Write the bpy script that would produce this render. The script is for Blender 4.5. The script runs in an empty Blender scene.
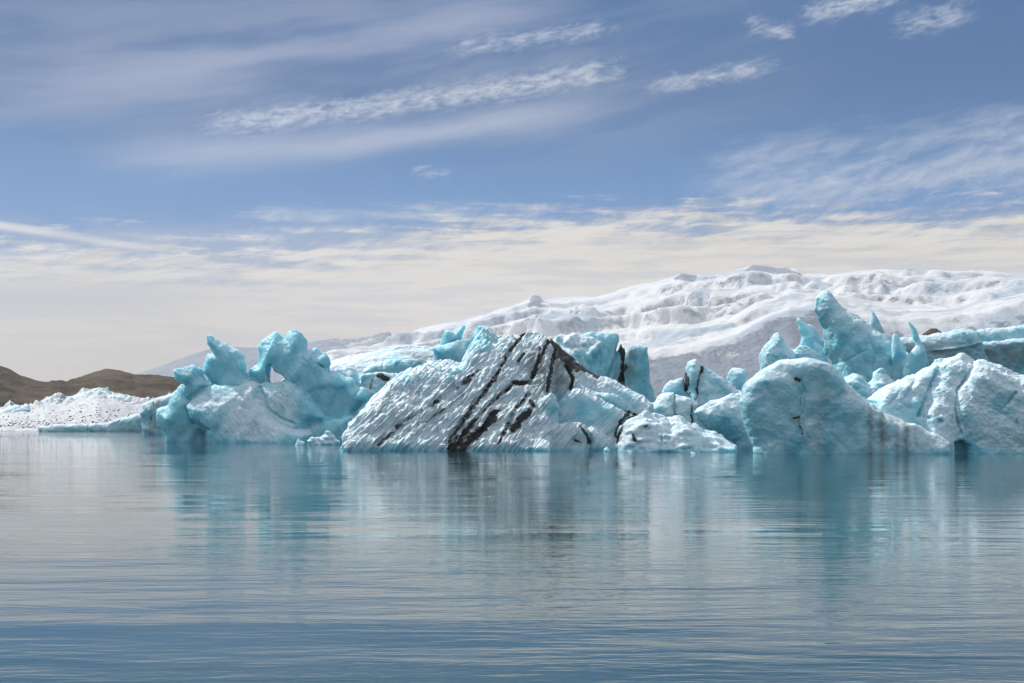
import bpy, math
import numpy as np

# ------------------------------------------------------------------ camera, world, sun, exposure
F = 1422.0            # focal length in picture pixels (50 mm lens on 36 mm film, 1024 px wide)
HZ = 423.0            # picture row of the horizon
CAM_H = 3.0
scene = bpy.context.scene
col = scene.collection
R = math.radians

cam_d = bpy.data.cameras.new("camera")
cam_d.lens = 50.0
cam_d.sensor_width = 36.0
cam_d.shift_y = (HZ - 341.5) / 1024.0
cam_d.clip_start = 0.1
cam_d.clip_end = 200000.0
cam = bpy.data.objects.new("camera", cam_d)
cam.location = (0, 0, CAM_H)
cam.rotation_euler = (R(90), 0, 0)
col.objects.link(cam)
scene.camera = cam

SUN_EL, SUN_AZ = R(50), R(-54)      # azimuth measured from straight ahead, negative = to the left
sun_d = bpy.data.lights.new("sun", 'SUN')
sun_d.energy = 4.6
sun_d.angle = R(0.5)
sun_d.color = (1.0, 0.97, 0.925)
sun = bpy.data.objects.new("sun", sun_d)
sun.rotation_euler = (R(90) - SUN_EL, 0, math.pi - SUN_AZ)
sun.location = (0, 0, 60)
col.objects.link(sun)

SKY_STRENGTH = 0.06
scene.view_settings.view_transform = 'Standard'
scene.view_settings.look = 'None'
scene.view_settings.exposure = 0.0
scene.view_settings.gamma = 1.0
scene.view_settings.use_curve_mapping = False
scene.cycles.max_bounces = 6
scene.cycles.diffuse_bounces = 3
scene.cycles.volume_bounces = 1
scene.cycles.transparent_max_bounces = 6
scene.cycles.sample_clamp_indirect = 6.0
scene.cycles.use_denoising = True


# ------------------------------------------------------------------ node expression helper
class V:
    """A float socket with arithmetic."""
    nt = None

    def __init__(self, s): self.s = s

    @staticmethod
    def m(op, *a, clamp=False):
        n = V.nt.nodes.new('ShaderNodeMath')
        n.operation = op
        n.use_clamp = clamp
        for i, x in enumerate(a):
            if isinstance(x, V): V.nt.links.new(x.s, n.inputs[i])
            else: n.inputs[i].default_value = float(x)
        return V(n.outputs[0])

    def __add__(s, o): return V.m('ADD', s, o)
    __radd__ = __add__
    def __sub__(s, o): return V.m('SUBTRACT', s, o)
    def __rsub__(s, o): return V.m('SUBTRACT', o, s)
    def __mul__(s, o): return V.m('MULTIPLY', s, o)
    __rmul__ = __mul__
    def __truediv__(s, o): return V.m('DIVIDE', s, o)
    def max(s, o): return V.m('MAXIMUM', s, o)
    def min(s, o): return V.m('MINIMUM', s, o)
    def pow(s, o): return V.m('POWER', s, o)
    def abs(s): return V.m('ABSOLUTE', s)
    def clamp(s): return V.m('ADD', s, 0.0, clamp=True)

    def ss(s, a, b):
        """smoothstep from a to b (a may be larger than b)"""
        n = V.nt.nodes.new('ShaderNodeMapRange')
        n.interpolation_type = 'SMOOTHSTEP'
        V.nt.links.new(s.s, n.inputs[0])
        lo, hi = (a, b) if a < b else (b, a)
        n.inputs[1].default_value, n.inputs[2].default_value = lo, hi
        n.inputs[3].default_value, n.inputs[4].default_value = (0, 1) if a < b else (1, 0)
        return V(n.outputs[0])


def vec(x, y, z=0.0):
    n = V.nt.nodes.new('ShaderNodeCombineXYZ')
    for i, q in enumerate((x, y, z)):
        if isinstance(q, V): V.nt.links.new(q.s, n.inputs[i])
        else: n.inputs[i].default_value = q
    return n.outputs[0]


def noise(v, scale=1.0, detail=3.0, rough=0.5, dist=0.0, lac=2.0):
    n = V.nt.nodes.new('ShaderNodeTexNoise')
    V.nt.links.new(v, n.inputs['Vector'])
    n.inputs['Scale'].default_value = scale
    n.inputs['Detail'].default_value = detail
    n.inputs['Roughness'].default_value = rough
    n.inputs['Lacunarity'].default_value = lac
    n.inputs['Distortion'].default_value = dist
    return V(n.outputs[0])


def voro(v, scale=1.0, smooth=0.6):
    n = V.nt.nodes.new('ShaderNodeTexVoronoi')
    n.feature = 'SMOOTH_F1'
    V.nt.links.new(v, n.inputs['Vector'])
    n.inputs['Scale'].default_value = scale
    n.inputs['Smoothness'].default_value = smooth
    return V(n.outputs[0])


def mixc(fac, a, b):
    n = V.nt.nodes.new('ShaderNodeMix')
    n.data_type = 'RGBA'
    if isinstance(fac, V): V.nt.links.new(fac.s, n.inputs[0])
    else: n.inputs[0].default_value = fac
    for k, c in ((6, a), (7, b)):
        if isinstance(c, tuple): n.inputs[k].default_value = (*c, 1)
        else: V.nt.links.new(c, n.inputs[k])
    return n.outputs[2]


def sep(s):
    n = V.nt.nodes.new('ShaderNodeSeparateXYZ')
    V.nt.links.new(s, n.inputs[0])
    return V(n.outputs[0]), V(n.outputs[1]), V(n.outputs[2])


def vscale(s, sc):
    n = V.nt.nodes.new('ShaderNodeVectorMath')
    n.operation = 'MULTIPLY'
    V.nt.links.new(s, n.inputs[0])
    n.inputs[1].default_value = sc
    return n.outputs[0]


def srgb(r, g, b):
    f = lambda c: (c / 255 / 12.92) if c <= 10 else ((c / 255 + 0.055) / 1.055) ** 2.4
    return (f(r), f(g), f(b))


# ------------------------------------------------------------------ sky and clouds (world)
world = bpy.data.worlds.new("World")
scene.world = world
world.use_nodes = True
nt = V.nt = world.node_tree
nt.nodes.clear()
out = nt.nodes.new('ShaderNodeOutputWorld')
bg = nt.nodes.new('ShaderNodeBackground')
bg.inputs[1].default_value = SKY_STRENGTH
nt.links.new(bg.outputs[0], out.inputs[0])
sky = nt.nodes.new('ShaderNodeTexSky')
sky.sky_type = 'NISHITA'
sky.sun_disc = False
sky.sun_elevation = SUN_EL
sky.sun_rotation = SUN_AZ
sky.air_density = 1.0
sky.dust_density = 0.3
sky.ozone_density = 2.5
tc = nt.nodes.new('ShaderNodeTexCoord')
dx, dy, dz = sep(tc.outputs['Generated'])
az = V.m('ARCTAN2', dx, dy)
hor = V.m('SQRT', dx * dx + dy * dy).max(0.05)
U = az * (180 / math.pi)                        # degrees right of straight ahead
W = V.m('ARCTANGENT', dz / hor) * (180 / math.pi)   # degrees above the horizon


def deg(px, py):
    a = math.degrees(math.atan2(px - 512, F))
    return a, math.degrees(math.atan2(HZ - py, math.hypot(F, px - 512)))


def streak(p0, p1, width, n, e0=3.0, e1=3.0, lo=0.35, hi=0.7, asym=1.0):
    """soft band of cloud between two directions, broken up by the noise n"""
    a0, b0 = deg(*p0)
    a1, b1 = deg(*p1)
    L = math.hypot(a1 - a0, b1 - b0)
    tx, ty = (a1 - a0) / L, (b1 - b0) / L
    t = (U - a0) * tx + (W - b0) * ty
    d = (W - b0) * tx - (U - a0) * ty
    w = math.degrees(width / F)
    prof = d.ss(-w * asym, 0.0) * d.ss(w, 0.0) * t.ss(0, e0) * t.ss(L, L - e1)
    return (n - (1 - prof) * 0.20).ss(lo - 0.04, hi + 0.10) * prof.pow(0.8)


uw = vec(U, W)
slant = W - U * 0.16
n_warp = noise(vec(U * 0.25, W * 0.6), 1.0, 3)
n_soft = noise(vec(U * 0.10, slant * 0.75 + n_warp * 0.6), 1.0, 4, 0.5)
n_fib = noise(vec(U * 0.35 + n_warp * 1.5, slant * 2.6 + n_warp * 1.5, 3.0), 1.0, 6, 0.6)
n_flat = noise(vec(U * 0.22, W * 2.4 + n_warp * 0.8, 7.0), 1.0, 6, 0.58)
n_rip = noise(vec(U * 1.5 + W * 1.8, W * 4.6 - U * 1.3, 5.0), 1.0, 6, 0.62, 0.5)

S = 1 / SKY_STRENGTH
c_sky = nt.nodes.new('ShaderNodeMix')
c_sky.data_type = 'RGBA'
cur = sky.outputs[0]


def lay(fac, rgb):
    global cur
    cur = mixc(fac, cur, tuple(q * S for q in rgb))


# even tint of the clear air
lay(W.ss(60.0, 20.0) * 0.92, srgb(30, 118, 186))
lay(W.ss(8.5, 13.5) * W.ss(60, 24) * 0.8, srgb(20, 84, 142))
# unseen bright broken cloud, added overhead and behind the viewer to light the ice fronts
over = noise(vec(dx / dz.max(0.12) * 0.9, dy / dz.max(0.12) * 0.9, 2.0), 1.0, 5, 0.55)
lay(((W.ss(24, 60) + U.abs().ss(60, 110) * W.ss(4, 40)).clamp() * over.ss(0.25, 0.60)) * 0.9, (0.86, 0.90, 0.94))
lay(U.abs().ss(70, 120) * W.ss(30, 5) * 0.7, (0.20, 0.27, 0.36))  # unseen low sky behind the viewer, darkened for stronger relief on the ice
# high lilac veil
veil = n_soft.ss(0.34, 0.66) * W.ss(9.3, 12.8) * U.ss(16, -2)
lay(veil * 0.5, srgb(140, 152, 182))
# soft wide streaks
lay(streak((60, 168), (680, 98), 34, n_soft, 5, 8, 0.1, 0.7) * 0.62, srgb(188, 194, 213))
lay(streak((-60, 110), (600, -10), 50, n_soft, 5, 6, 0.1, 0.7) * 0.5, srgb(174, 181, 206))
# bright rippled band
n_feather = noise(vec(U * 0.9 + n_warp * 2.0, W * 2.2 - U * 0.5 + n_warp * 2.5, 11.0), 1.0, 8, 0.68, 0.3)
n_b = n_rip * 0.55 + n_feather * 0.45
lay(streak((160, 130), (660, 62), 24, n_b, 3.5, 3.0, 0.33, 0.64) * 0.85, srgb(226, 228, 233))
lay(streak((620, 92), (810, 58), 17, n_b, 2.0, 2.5, 0.35, 0.62) * 0.8, srgb(214, 218, 227))
lay(streak((420, 52), (640, 22), 20, n_b, 2.0, 2.0, 0.38, 0.64) * 0.75, srgb(208, 213, 226))
lay(streak((735, 20), (805, 38), 18, n_b, .8, .8, 0.36, 0.66) * 0.75, srgb(222, 224, 231))
lay(streak((870, 32), (995, 6), 26, n_b, 1.5, 1.5, 0.37, 0.68) * 0.8, srgb(226, 228, 233))
lay(streak((780, 18), (920, -10), 22, n_b, 1.5, 1.5, 0.35, 0.60) * 0.8, srgb(218, 221, 230))
lay(streak((405, 166), (465, 178), 14, n_b, .5, .8, 0.42, 0.66) * 0.6, srgb(208, 216, 228))
# patch on the right
lay(streak((640, 188), (1150, 120), 75, n_feather * 0.3 + n_fib * 0.3 + n_soft * 0.4, 4.5, 3, 0.36, 0.62) * 0.85, srgb(208, 211, 219))
lay(streak((740, 205), (1150, 150), 50, n_feather * 0.5 + n_soft * 0.5, 4, 3, 0.34, 0.66) * 0.6, srgb(216, 216, 219))
# thin fibres above the bank
lay(streak((195, 214), (600, 212), 20, n_feather * 0.35 + n_flat * 0.65, 3, 3, 0.36, 0.62) * 0.85, srgb(208, 212, 218))
lay(streak((20, 240), (440, 232), 28, n_feather * 0.4 + n_flat * 0.6, 4, 3, 0.34, 0.64) * 0.75, srgb(198, 204, 213))
lay(streak((-90, 211), (195, 255), 7, n_flat, 2, 4.0, 0.12, 0.36) * 0.9, srgb(222, 221, 220))
# cream bank along the horizon, its top ragged and higher towards the right
top = 7.1 + U.ss(-12, 3) * 1.5 - U.ss(8, 18) * 0.3
bank = (top - W + (n_flat - 0.5) * 4.4 + (n_feather - 0.5) * 2.4)
lay(bank.ss(-0.5, 2.0) * W.ss(-2, -0.5) * 0.93, srgb(206, 190, 168))
lay((bank.ss(-0.3, 0.9) * bank.ss(2.6, 1.0) * n_fib.ss(0.42, 0.6)) * 0.6, srgb(240, 234, 226))
lay((bank.ss(0.2, 1.6) * W.ss(2.0, 5.0) * (U.ss(-15, 0) * 0.5 + 0.5)) * 0.6, srgb(238, 228, 212))
greyb = n_flat.ss(0.56, 0.40) * W.ss(8.6, 6.6) * W.ss(1.5, 4.0)
lay(greyb * 0.45, srgb(168, 170, 176))
lay(streak((-120, 302), (290, 294), 30, n_flat, 4, 8, 0.05, 0.5) * 0.7, srgb(162, 162, 166))
nt.links.new(cur, bg.inputs[0])


# ------------------------------------------------------------------ materials
def mat(name):
    m = bpy.data.materials.new(name)
    m.use_nodes = True
    V.nt = m.node_tree
    p = V.nt.nodes['Principled BSDF']
    return m, p


def put(p, key, x):
    if isinstance(x, V): V.nt.links.new(x.s, p.inputs[key])
    elif isinstance(x, (float, int)): p.inputs[key].default_value = x
    elif isinstance(x, tuple): p.inputs[key].default_value = (*x, 1) if len(x) == 3 and 'Radius' not in key else x
    else: V.nt.links.new(x, p.inputs[key])


def bump(p, h, dist=1.0, strength=1.0):
    b = V.nt.nodes.new('ShaderNodeBump')
    b.inputs['Distance'].default_value = dist
    b.inputs['Strength'].default_value = strength
    V.nt.links.new(h.s, b.inputs['Height'])
    V.nt.links.new(b.outputs[0], p.inputs['Normal'])


def objpos():
    t = V.nt.nodes.new('ShaderNodeTexCoord')
    return t.outputs['Object']


def attr(name):
    a = V.nt.nodes.new('ShaderNodeAttribute')
    a.attribute_name = name
    return a.outputs['Color']


def ice_material(name='ice', grain=None, scatter=0.9, relief=0.35):
    m, p = mat(name)
    blue, ash, stain_shade = sep(attr('mask'))
    P = objpos()
    g = V.nt.nodes.new('ShaderNodeNewGeometry')
    nx, ny, nz = sep(g.outputs['Normal'])
    n1 = noise(P, 0.35, 4, 0.55)
    n2 = noise(P, 2.0, 3, 0.6)
    # weathered white crust lies on what faces up, clean blue ice elsewhere
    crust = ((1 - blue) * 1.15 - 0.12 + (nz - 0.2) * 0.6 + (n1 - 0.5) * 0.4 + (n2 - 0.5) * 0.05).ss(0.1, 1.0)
    clean = mixc(n1.ss(0.3, 0.7), (0.20, 0.55, 0.66), (0.42, 0.73, 0.79))
    white = mixc(n2.ss(0.35, 0.65), (0.61, 0.775, 0.85), (0.79, 0.875, 0.905))
    c = mixc(crust, clean, white)
    c = mixc((stain_shade * (0.55 + n2 * 0.7)).clamp() * 0.75, c, (0.16, 0.13, 0.105))
    a = (ash + (n2 - 0.5) * 0.5 * ash.ss(0.02, 0.3)).ss(0.25, 0.6)
    c = mixc(a, c, (0.035, 0.033, 0.034))
    put(p, 'Base Color', c)
    put(p, 'Roughness', crust * 0.2 + 0.5)
    put(p, 'IOR', 1.31)
    put(p, 'Specular IOR Level', 0.35)
    put(p, 'Subsurface Weight', (1 - a) * (0.8 - crust * 0.65))
    p.inputs['Subsurface Radius'].default_value = (0.30, 0.9, 1.0)
    p.inputs['Subsurface Scale'].default_value = scatter
    h = voro(P, 0.7, 0.3) * 0.22 + noise(P, 1.1, 4, 0.55) * 0.12
    if grain:
        x, y, z = sep(P)
        ca, sa = math.cos(R(grain)), math.sin(R(grain))
        wv = noise(P, 0.35, 2) * 1.6
        t = noise(vec((x * ca + z * sa) * 0.09, (z * ca - x * sa) * 1.5 + wv, y * 0.35), 1.0, 3, 0.5)
        h = h * 0.12 + (t - 0.5).abs() * 2.4
    bump(p, h * (crust * (1 - relief) + relief), 1.0, 0.9)
    return m


def snow_material():
    m, p = mat("bank_snow")
    P = objpos()
    n1 = noise(P, 0.09, 5, 0.6)
    n2 = noise(P, 0.7, 4, 0.65)
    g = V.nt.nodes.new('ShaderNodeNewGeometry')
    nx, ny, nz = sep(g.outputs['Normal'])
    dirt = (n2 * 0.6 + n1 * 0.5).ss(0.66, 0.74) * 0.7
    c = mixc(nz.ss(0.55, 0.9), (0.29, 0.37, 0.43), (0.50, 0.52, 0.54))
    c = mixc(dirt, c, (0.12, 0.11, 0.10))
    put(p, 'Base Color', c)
    put(p, 'Roughness', 0.65)
    bump(p, noise(P, 0.6, 6, 0.65) * 0.5 + noise(P, 0.16, 3) * 2.2, 0.9, 0.9)
    return m


def mountain_material():
    m, p = mat("mountain_snow_and_rock")
    rock, low, _ = sep(attr('mask'))
    P = objpos()
    g = V.nt.nodes.new('ShaderNodeNewGeometry')
    nx, ny, nz = sep(g.outputs['Normal'])
    n1 = noise(P, 0.004, 8, 0.62)
    n2 = noise(P, 0.02, 6, 0.65)
    r = (rock + (n1 - 0.5) * 1.0 + (n2 - 0.5) * 0.7 + nz.ss(0.88, 0.55) * 0.42).ss(0.46, 0.70)
    c = mixc(n2.ss(0.3, 0.7), (0.58, 0.60, 0.62), (0.74, 0.73, 0.70))
    px_, py_, pz_ = sep(P)
    fl = noise(vec(px_ * 0.0011 + n1 * 0.8, py_ * 0.0030 + n1 * 1.2), 1.0, 5, 0.55)
    c = mixc(fl.ss(0.50, 0.60) * 0.85, c, (0.36, 0.42, 0.50))
    c = mixc(r, c, mixc(n2.ss(0.35, 0.65), (0.175, 0.20, 0.255), (0.24, 0.265, 0.32)))
    put(p, 'Base Color', c)
    put(p, 'Roughness', 0.8)
    put(p, 'Specular IOR Level', 0.2)
    bump(p, (n1 * 0.6 + n2 * 0.4) * (r * 0.7 + 0.3), 80.0, 0.8)
    return m


def hill_material():
    m, p = mat("brown_hillside")
    P = objpos()
    hx, hy, hz = sep(P)
    n1 = noise(vec(hx * 0.010 + hz * 0.02, hy * 0.010, hz * 0.05), 1.0, 6, 0.6)
    n2 = noise(P, 0.06, 6, 0.7)
    c = mixc(n1.ss(0.35, 0.65), (0.048, 0.037, 0.027), (0.125, 0.097, 0.066))
    c = mixc(n2.ss(0.52, 0.7) * 0.5, c, (0.15, 0.115, 0.07))
    put(p, 'Base Color', c)
    put(p, 'Roughness', 0.95)
    put(p, 'Specular IOR Level', 0.1)
    bump(p, n1 * 0.5 + n2 * 0.5, 16.0, 0.9)
    return m


def stone_material():
    m, p = mat("dark_stone")
    n = noise(objpos(), 1.5, 4)
    put(p, 'Base Color', mixc(n.ss(0.3, 0.7), (0.03, 0.028, 0.026), (0.075, 0.068, 0.06)))
    put(p, 'Roughness', 0.9)
    return m


def ash_material():
    m, p = mat("black_ash_crust")
    n = noise(objpos(), 1.6, 4, 0.6)
    put(p, 'Base Color', mixc(n.ss(0.3, 0.75), (0.018, 0.017, 0.018), (0.055, 0.054, 0.055)))
    put(p, 'Roughness', 0.8)
    bump(p, n, 0.25, 0.7)
    return m


def water_material():
    m, p = mat("lagoon_water")
    t = V.nt.nodes.new('ShaderNodeTexCoord')
    x, y, z = sep(t.outputs['Object'])
    w1 = noise(vec(x * 0.020, y * 0.055), 1.0, 3)          # calm and ruffled patches
    warp = noise(vec(x * 0.15, y * 0.3), 1.0, 2)
    big = noise(vec(x * 0.11 + warp * 0.5, y * 0.42 + warp * 0.8), 1.0, 2, 0.5)
    mid = noise(vec(x * 0.55 + warp, y * 1.6 + warp * 1.5, 4.0), 1.0, 3, 0.55)
    mid2 = noise(vec(x * 1.1 + warp, y * 3.4 + warp * 2.0, 14.0), 1.0, 3, 0.55)
    fine = noise(vec(x * 3.2, y * 8.0, 9.0), 1.0, 3, 0.6)
    ruff = w1.ss(0.36, 0.64) * 1.2 + 0.3
    windy = y.ss(190, 330) * 4.5 + 1.0
    swell = noise(vec(x * 0.035 + warp * 0.2, y * 0.14 + warp * 0.3, 21.0), 1.0, 2, 0.5)
    h = swell * 0.05 + big * 0.034 + (mid * 0.0125 + mid2 * 0.006 + fine * 0.0014) * ruff * windy
    put(p, 'Base Color', (0.007, 0.050, 0.058))
    put(p, 'Roughness', 0.03)
    put(p, 'IOR', 1.333)
    bump(p, h, 1.0, 1.0)
    return m


ASH, ICE, GLASSY, GRAINED, SNOW, MOUNT, HILL, STONE, WATER = (ash_material(), ice_material(), ice_material('glassy_ice', None, 2.2, 0.15), ice_material('grained_ice', 50), snow_material(), mountain_material(), hill_material(),
                                       stone_material(), water_material())

# ------------------------------------------------------------------ numpy tools
_rs = np.random.RandomState(7)
PERM = np.concatenate([_rs.permutation(256)] * 3).astype(np.int64)
GRAD = _rs.normal(size=(256, 3)).astype(np.float32)
GRAD /= np.linalg.norm(GRAD, axis=1)[:, None]


def perlin(p, seed=0):
    p = np.asarray(p, dtype=np.float32) + seed * 17.31
    i = np.floor(p).astype(np.int64)
    f = p - i
    i &= 255
    w = f * f * f * (f * (f * 6 - 15) + 10)
    res = 0
    for a in (0, 1):
        wx = w[:, 0] if a else 1 - w[:, 0]
        ha = PERM[i[:, 0] + a]
        for b in (0, 1):
            wy = w[:, 1] if b else 1 - w[:, 1]
            hb = PERM[ha + i[:, 1] + b]
            for c in (0, 1):
                wz = w[:, 2] if c else 1 - w[:, 2]
                g = GRAD[PERM[hb + i[:, 2] + c] & 255]
                d = g[:, 0] * (f[:, 0] - a) + g[:, 1] * (f[:, 1] - b) + g[:, 2] * (f[:, 2] - c)
                res = res + wx * wy * wz * d
    return res * 1.5


def fbm(p, oct=4, gain=0.5, seed=0, ridged=False):
    s, a, t = 0, 1.0, 0
    for k in range(oct):
        n = perlin(p * (2.03 ** k), seed + k)
        if ridged: n = 1 - 2 * np.abs(n)
        s = s + a * n
        t += a
        a *= gain
    return s / t


def lattice(shape, L, seed):
    """smooth random field on a grid, feature size L cells"""
    rs = np.random.RandomState(seed)
    mats, ks = [], []
    for n in shape:
        x = np.arange(n) / L + rs.rand()
        k = int(x[-1]) + 5
        i = np.floor(x).astype(int)
        f = x - i
        M = np.zeros((n, k), dtype=np.float32)
        r = np.arange(n)
        M[r, i] += (1 - f) ** 3 / 6
        M[r, i + 1] += (3 * f ** 3 - 6 * f ** 2 + 4) / 6
        M[r, i + 2] += (-3 * f ** 3 + 3 * f ** 2 + 3 * f + 1) / 6
        M[r, i + 3] += f ** 3 / 6
        mats.append(M)
        ks.append(k)
    A = rs.uniform(-1, 1, ks).astype(np.float32) * 3.0
    A = np.tensordot(mats[0], A, (1, 0))
    A = np.einsum('yk,xkz->xyz', mats[1], A)
    return np.einsum('zk,xyk->xyz', mats[2], A)


def chaikin(p, n):
    p = np.asarray(p, float)
    for _ in range(n):
        q = np.roll(p, -1, 0)
        p = np.stack([p * 0.78 + q * 0.22, p * 0.22 + q * 0.78], 1).reshape(-1, 2)
    return p


def poly_sd(X, Z, poly):
    d = np.full(X.shape, 1e18)
    s = np.ones(X.shape)
    n = len(poly)
    for i in range(n):
        ax, az_ = poly[i]
        bx, bz = poly[i - 1]
        ex, ez = bx - ax, bz - az_
        wx, wz = X - ax, Z - az_
        t = np.clip((wx * ex + wz * ez) / (ex * ex + ez * ez + 1e-12), 0, 1)
        d = np.minimum(d, (wx - ex * t) ** 2 + (wz - ez * t) ** 2)
        c1, c2, c3 = Z >= az_, Z < bz, ex * wz > ez * wx
        s = np.where((c1 & c2 & c3) | (~c1 & ~c2 & ~c3), -s, s)
    return s * np.sqrt(d)


def line_d(X, Z, pts):
    d = np.full(X.shape, 1e18)
    for (ax, az_), (bx, bz) in zip(pts[:-1], pts[1:]):
        ex, ez = bx - ax, bz - az_
        wx, wz = X - ax, Z - az_
        t = np.clip((wx * ex + wz * ez) / (ex * ex + ez * ez + 1e-12), 0, 1)
        d = np.minimum(d, (wx - ex * t) ** 2 + (wz - ez * t) ** 2)
    return np.sqrt(d)


def smin(a, b, k):
    h = np.clip(0.5 + 0.5 * (b - a) / k, 0, 1)
    return b * (1 - h) + a * h - k * h * (1 - h)


def smax(a, b, k):
    return -smin(-a, -b, k)


def surface_nets(Fd):
    Fd = Fd.copy()
    for ax in range(3):
        sl = [slice(None)] * 3
        for e in (0, -1):
            sl[ax] = e
            Fd[tuple(sl)] = np.maximum(Fd[tuple(sl)], 0.5)
    ins = Fd < 0
    nx, ny, nz = Fd.shape
    cnt = np.zeros((nx - 1, ny - 1, nz - 1), np.int8)
    for a in (0, 1):
        for b in (0, 1):
            for c in (0, 1):
                cnt += ins[a:nx - 1 + a, b:ny - 1 + b, c:nz - 1 + c]
    act = np.argwhere((cnt > 0) & (cnt < 8))
    idx = np.full(cnt.shape, -1, np.int64)
    idx[act[:, 0], act[:, 1], act[:, 2]] = np.arange(len(act))
    acc = np.zeros((len(act), 3))
    num = np.zeros(len(act))
    cr = [(a, b, c) for a in (0, 1) for b in (0, 1) for c in (0, 1)]
    vals = {q: Fd[act[:, 0] + q[0], act[:, 1] + q[1], act[:, 2] + q[2]] for q in cr}
    for q in cr:
        for ax in range(3):
            if q[ax]: continue
            r = list(q)
            r[ax] = 1
            v0, v1 = vals[q], vals[tuple(r)]
            m = (v0 < 0) != (v1 < 0)
            t = np.where(m, v0 / np.where(m, v0 - v1, 1), 0)
            pos = np.array(q, float)[None].repeat(len(act), 0)
            pos[:, ax] = t
            acc += pos * m[:, None]
            num += m
    verts = act + acc / num[:, None]
    quads = []
    for ax in range(3):
        o = [d for d in range(3) if d != ax]
        sh = [slice(None)] * 3
        sh2 = [slice(None)] * 3
        sh[ax] = slice(0, -1)
        sh2[ax] = slice(1, None)
        ia, ib = ins[tuple(sh)], ins[tuple(sh2)]
        e = np.argwhere(ia != ib)
        ok = np.ones(len(e), bool)
        for d in o:
            ok &= (e[:, d] > 0) & (e[:, d] < Fd.shape[d] - 1)
        e = e[ok]
        fl = ia[e[:, 0], e[:, 1], e[:, 2]]
        q4 = []
        for (p, q) in ((1, 1), (0, 1), (0, 0), (1, 0)):
            c = e.copy()
            c[:, o[0]] -= p
            c[:, o[1]] -= q
            q4.append(idx[c[:, 0], c[:, 1], c[:, 2]])
        Q = np.stack(q4, 1)
        if ax == 1: fl = ~fl
        Q = np.where(fl[:, None], Q, Q[:, ::-1])
        quads.append(Q)
    return verts, np.concatenate(quads)


def vnormals(v, q):
    fn = np.cross(v[q[:, 2]] - v[q[:, 0]], v[q[:, 3]] - v[q[:, 1]])
    n = np.zeros_like(v)
    for k in range(4):
        for a in range(3):
            n[:, a] += np.bincount(q[:, k], fn[:, a], len(v))
    return n / (np.linalg.norm(n, axis=1)[:, None] + 1e-12)


def mesh_obj(name, v, q, material, mask=None, smooth=True, parent=None):
    me = bpy.data.meshes.new(name)
    k = q.shape[1]
    me.vertices.add(len(v))
    me.vertices.foreach_set('co', np.asarray(v, np.float32).ravel())
    me.loops.add(q.size)
    me.loops.foreach_set('vertex_index', q.ravel().astype(np.int32))
    me.polygons.add(len(q))
    me.polygons.foreach_set('loop_start', (np.arange(len(q)) * k).astype(np.int32))
    me.update(calc_edges=True)
    me.validate()
    me.polygons.foreach_set('use_smooth', np.full(len(me.polygons), smooth))
    if mask is not None:
        a = me.attributes.new('mask', 'FLOAT_COLOR', 'POINT')
        c = np.ones((len(v), 4), np.float32)
        c[:, :mask.shape[1]] = mask
        a.data.foreach_set('color', c.ravel())
    me.materials.append(material)
    o = bpy.data.objects.new(name, me)
    col.objects.link(o)
    if parent: o.parent = parent
    return o


def tag(o, label=None, cat=None, group=None, kind=None):
    if label: o['label'] = label
    if cat: o['category'] = cat
    if group: o['group'] = group
    if kind: o['kind'] = kind
    return o


# ------------------------------------------------------------------ tracing frames: enlarged views of the lagoon, (left, top, scale)
VIEW = {'1': (0, 360, 5.689), '2': (150, 320, 4.452), '3': (330, 310, 4.452), '4': (530, 310, 4.452),
        '5': (720, 280, 3.368), '7': (340, 320, 4.88), '8': (460, 320, 4.88), 'p': (0, 0, 1.0)}


def T(view, pts):
    ox, oy, s = VIEW[view]
    return [(ox + x / s, oy + y / s) for x, y in pts]


def lobe(view, pts, y=0, tf=15, tb=15, L=12, e=2.0, kf=0.0, kb=0.0, ly=0.0, lx=0.0, r=1.2, n=1, k=1.0, cut=False):
    return dict(p=T(view, pts), y=y, tf=tf, tb=tb, L=L, e=e, kf=kf, kb=kb, ly=ly, lx=lx, r=r, n=n, k=k, cut=cut)


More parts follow.
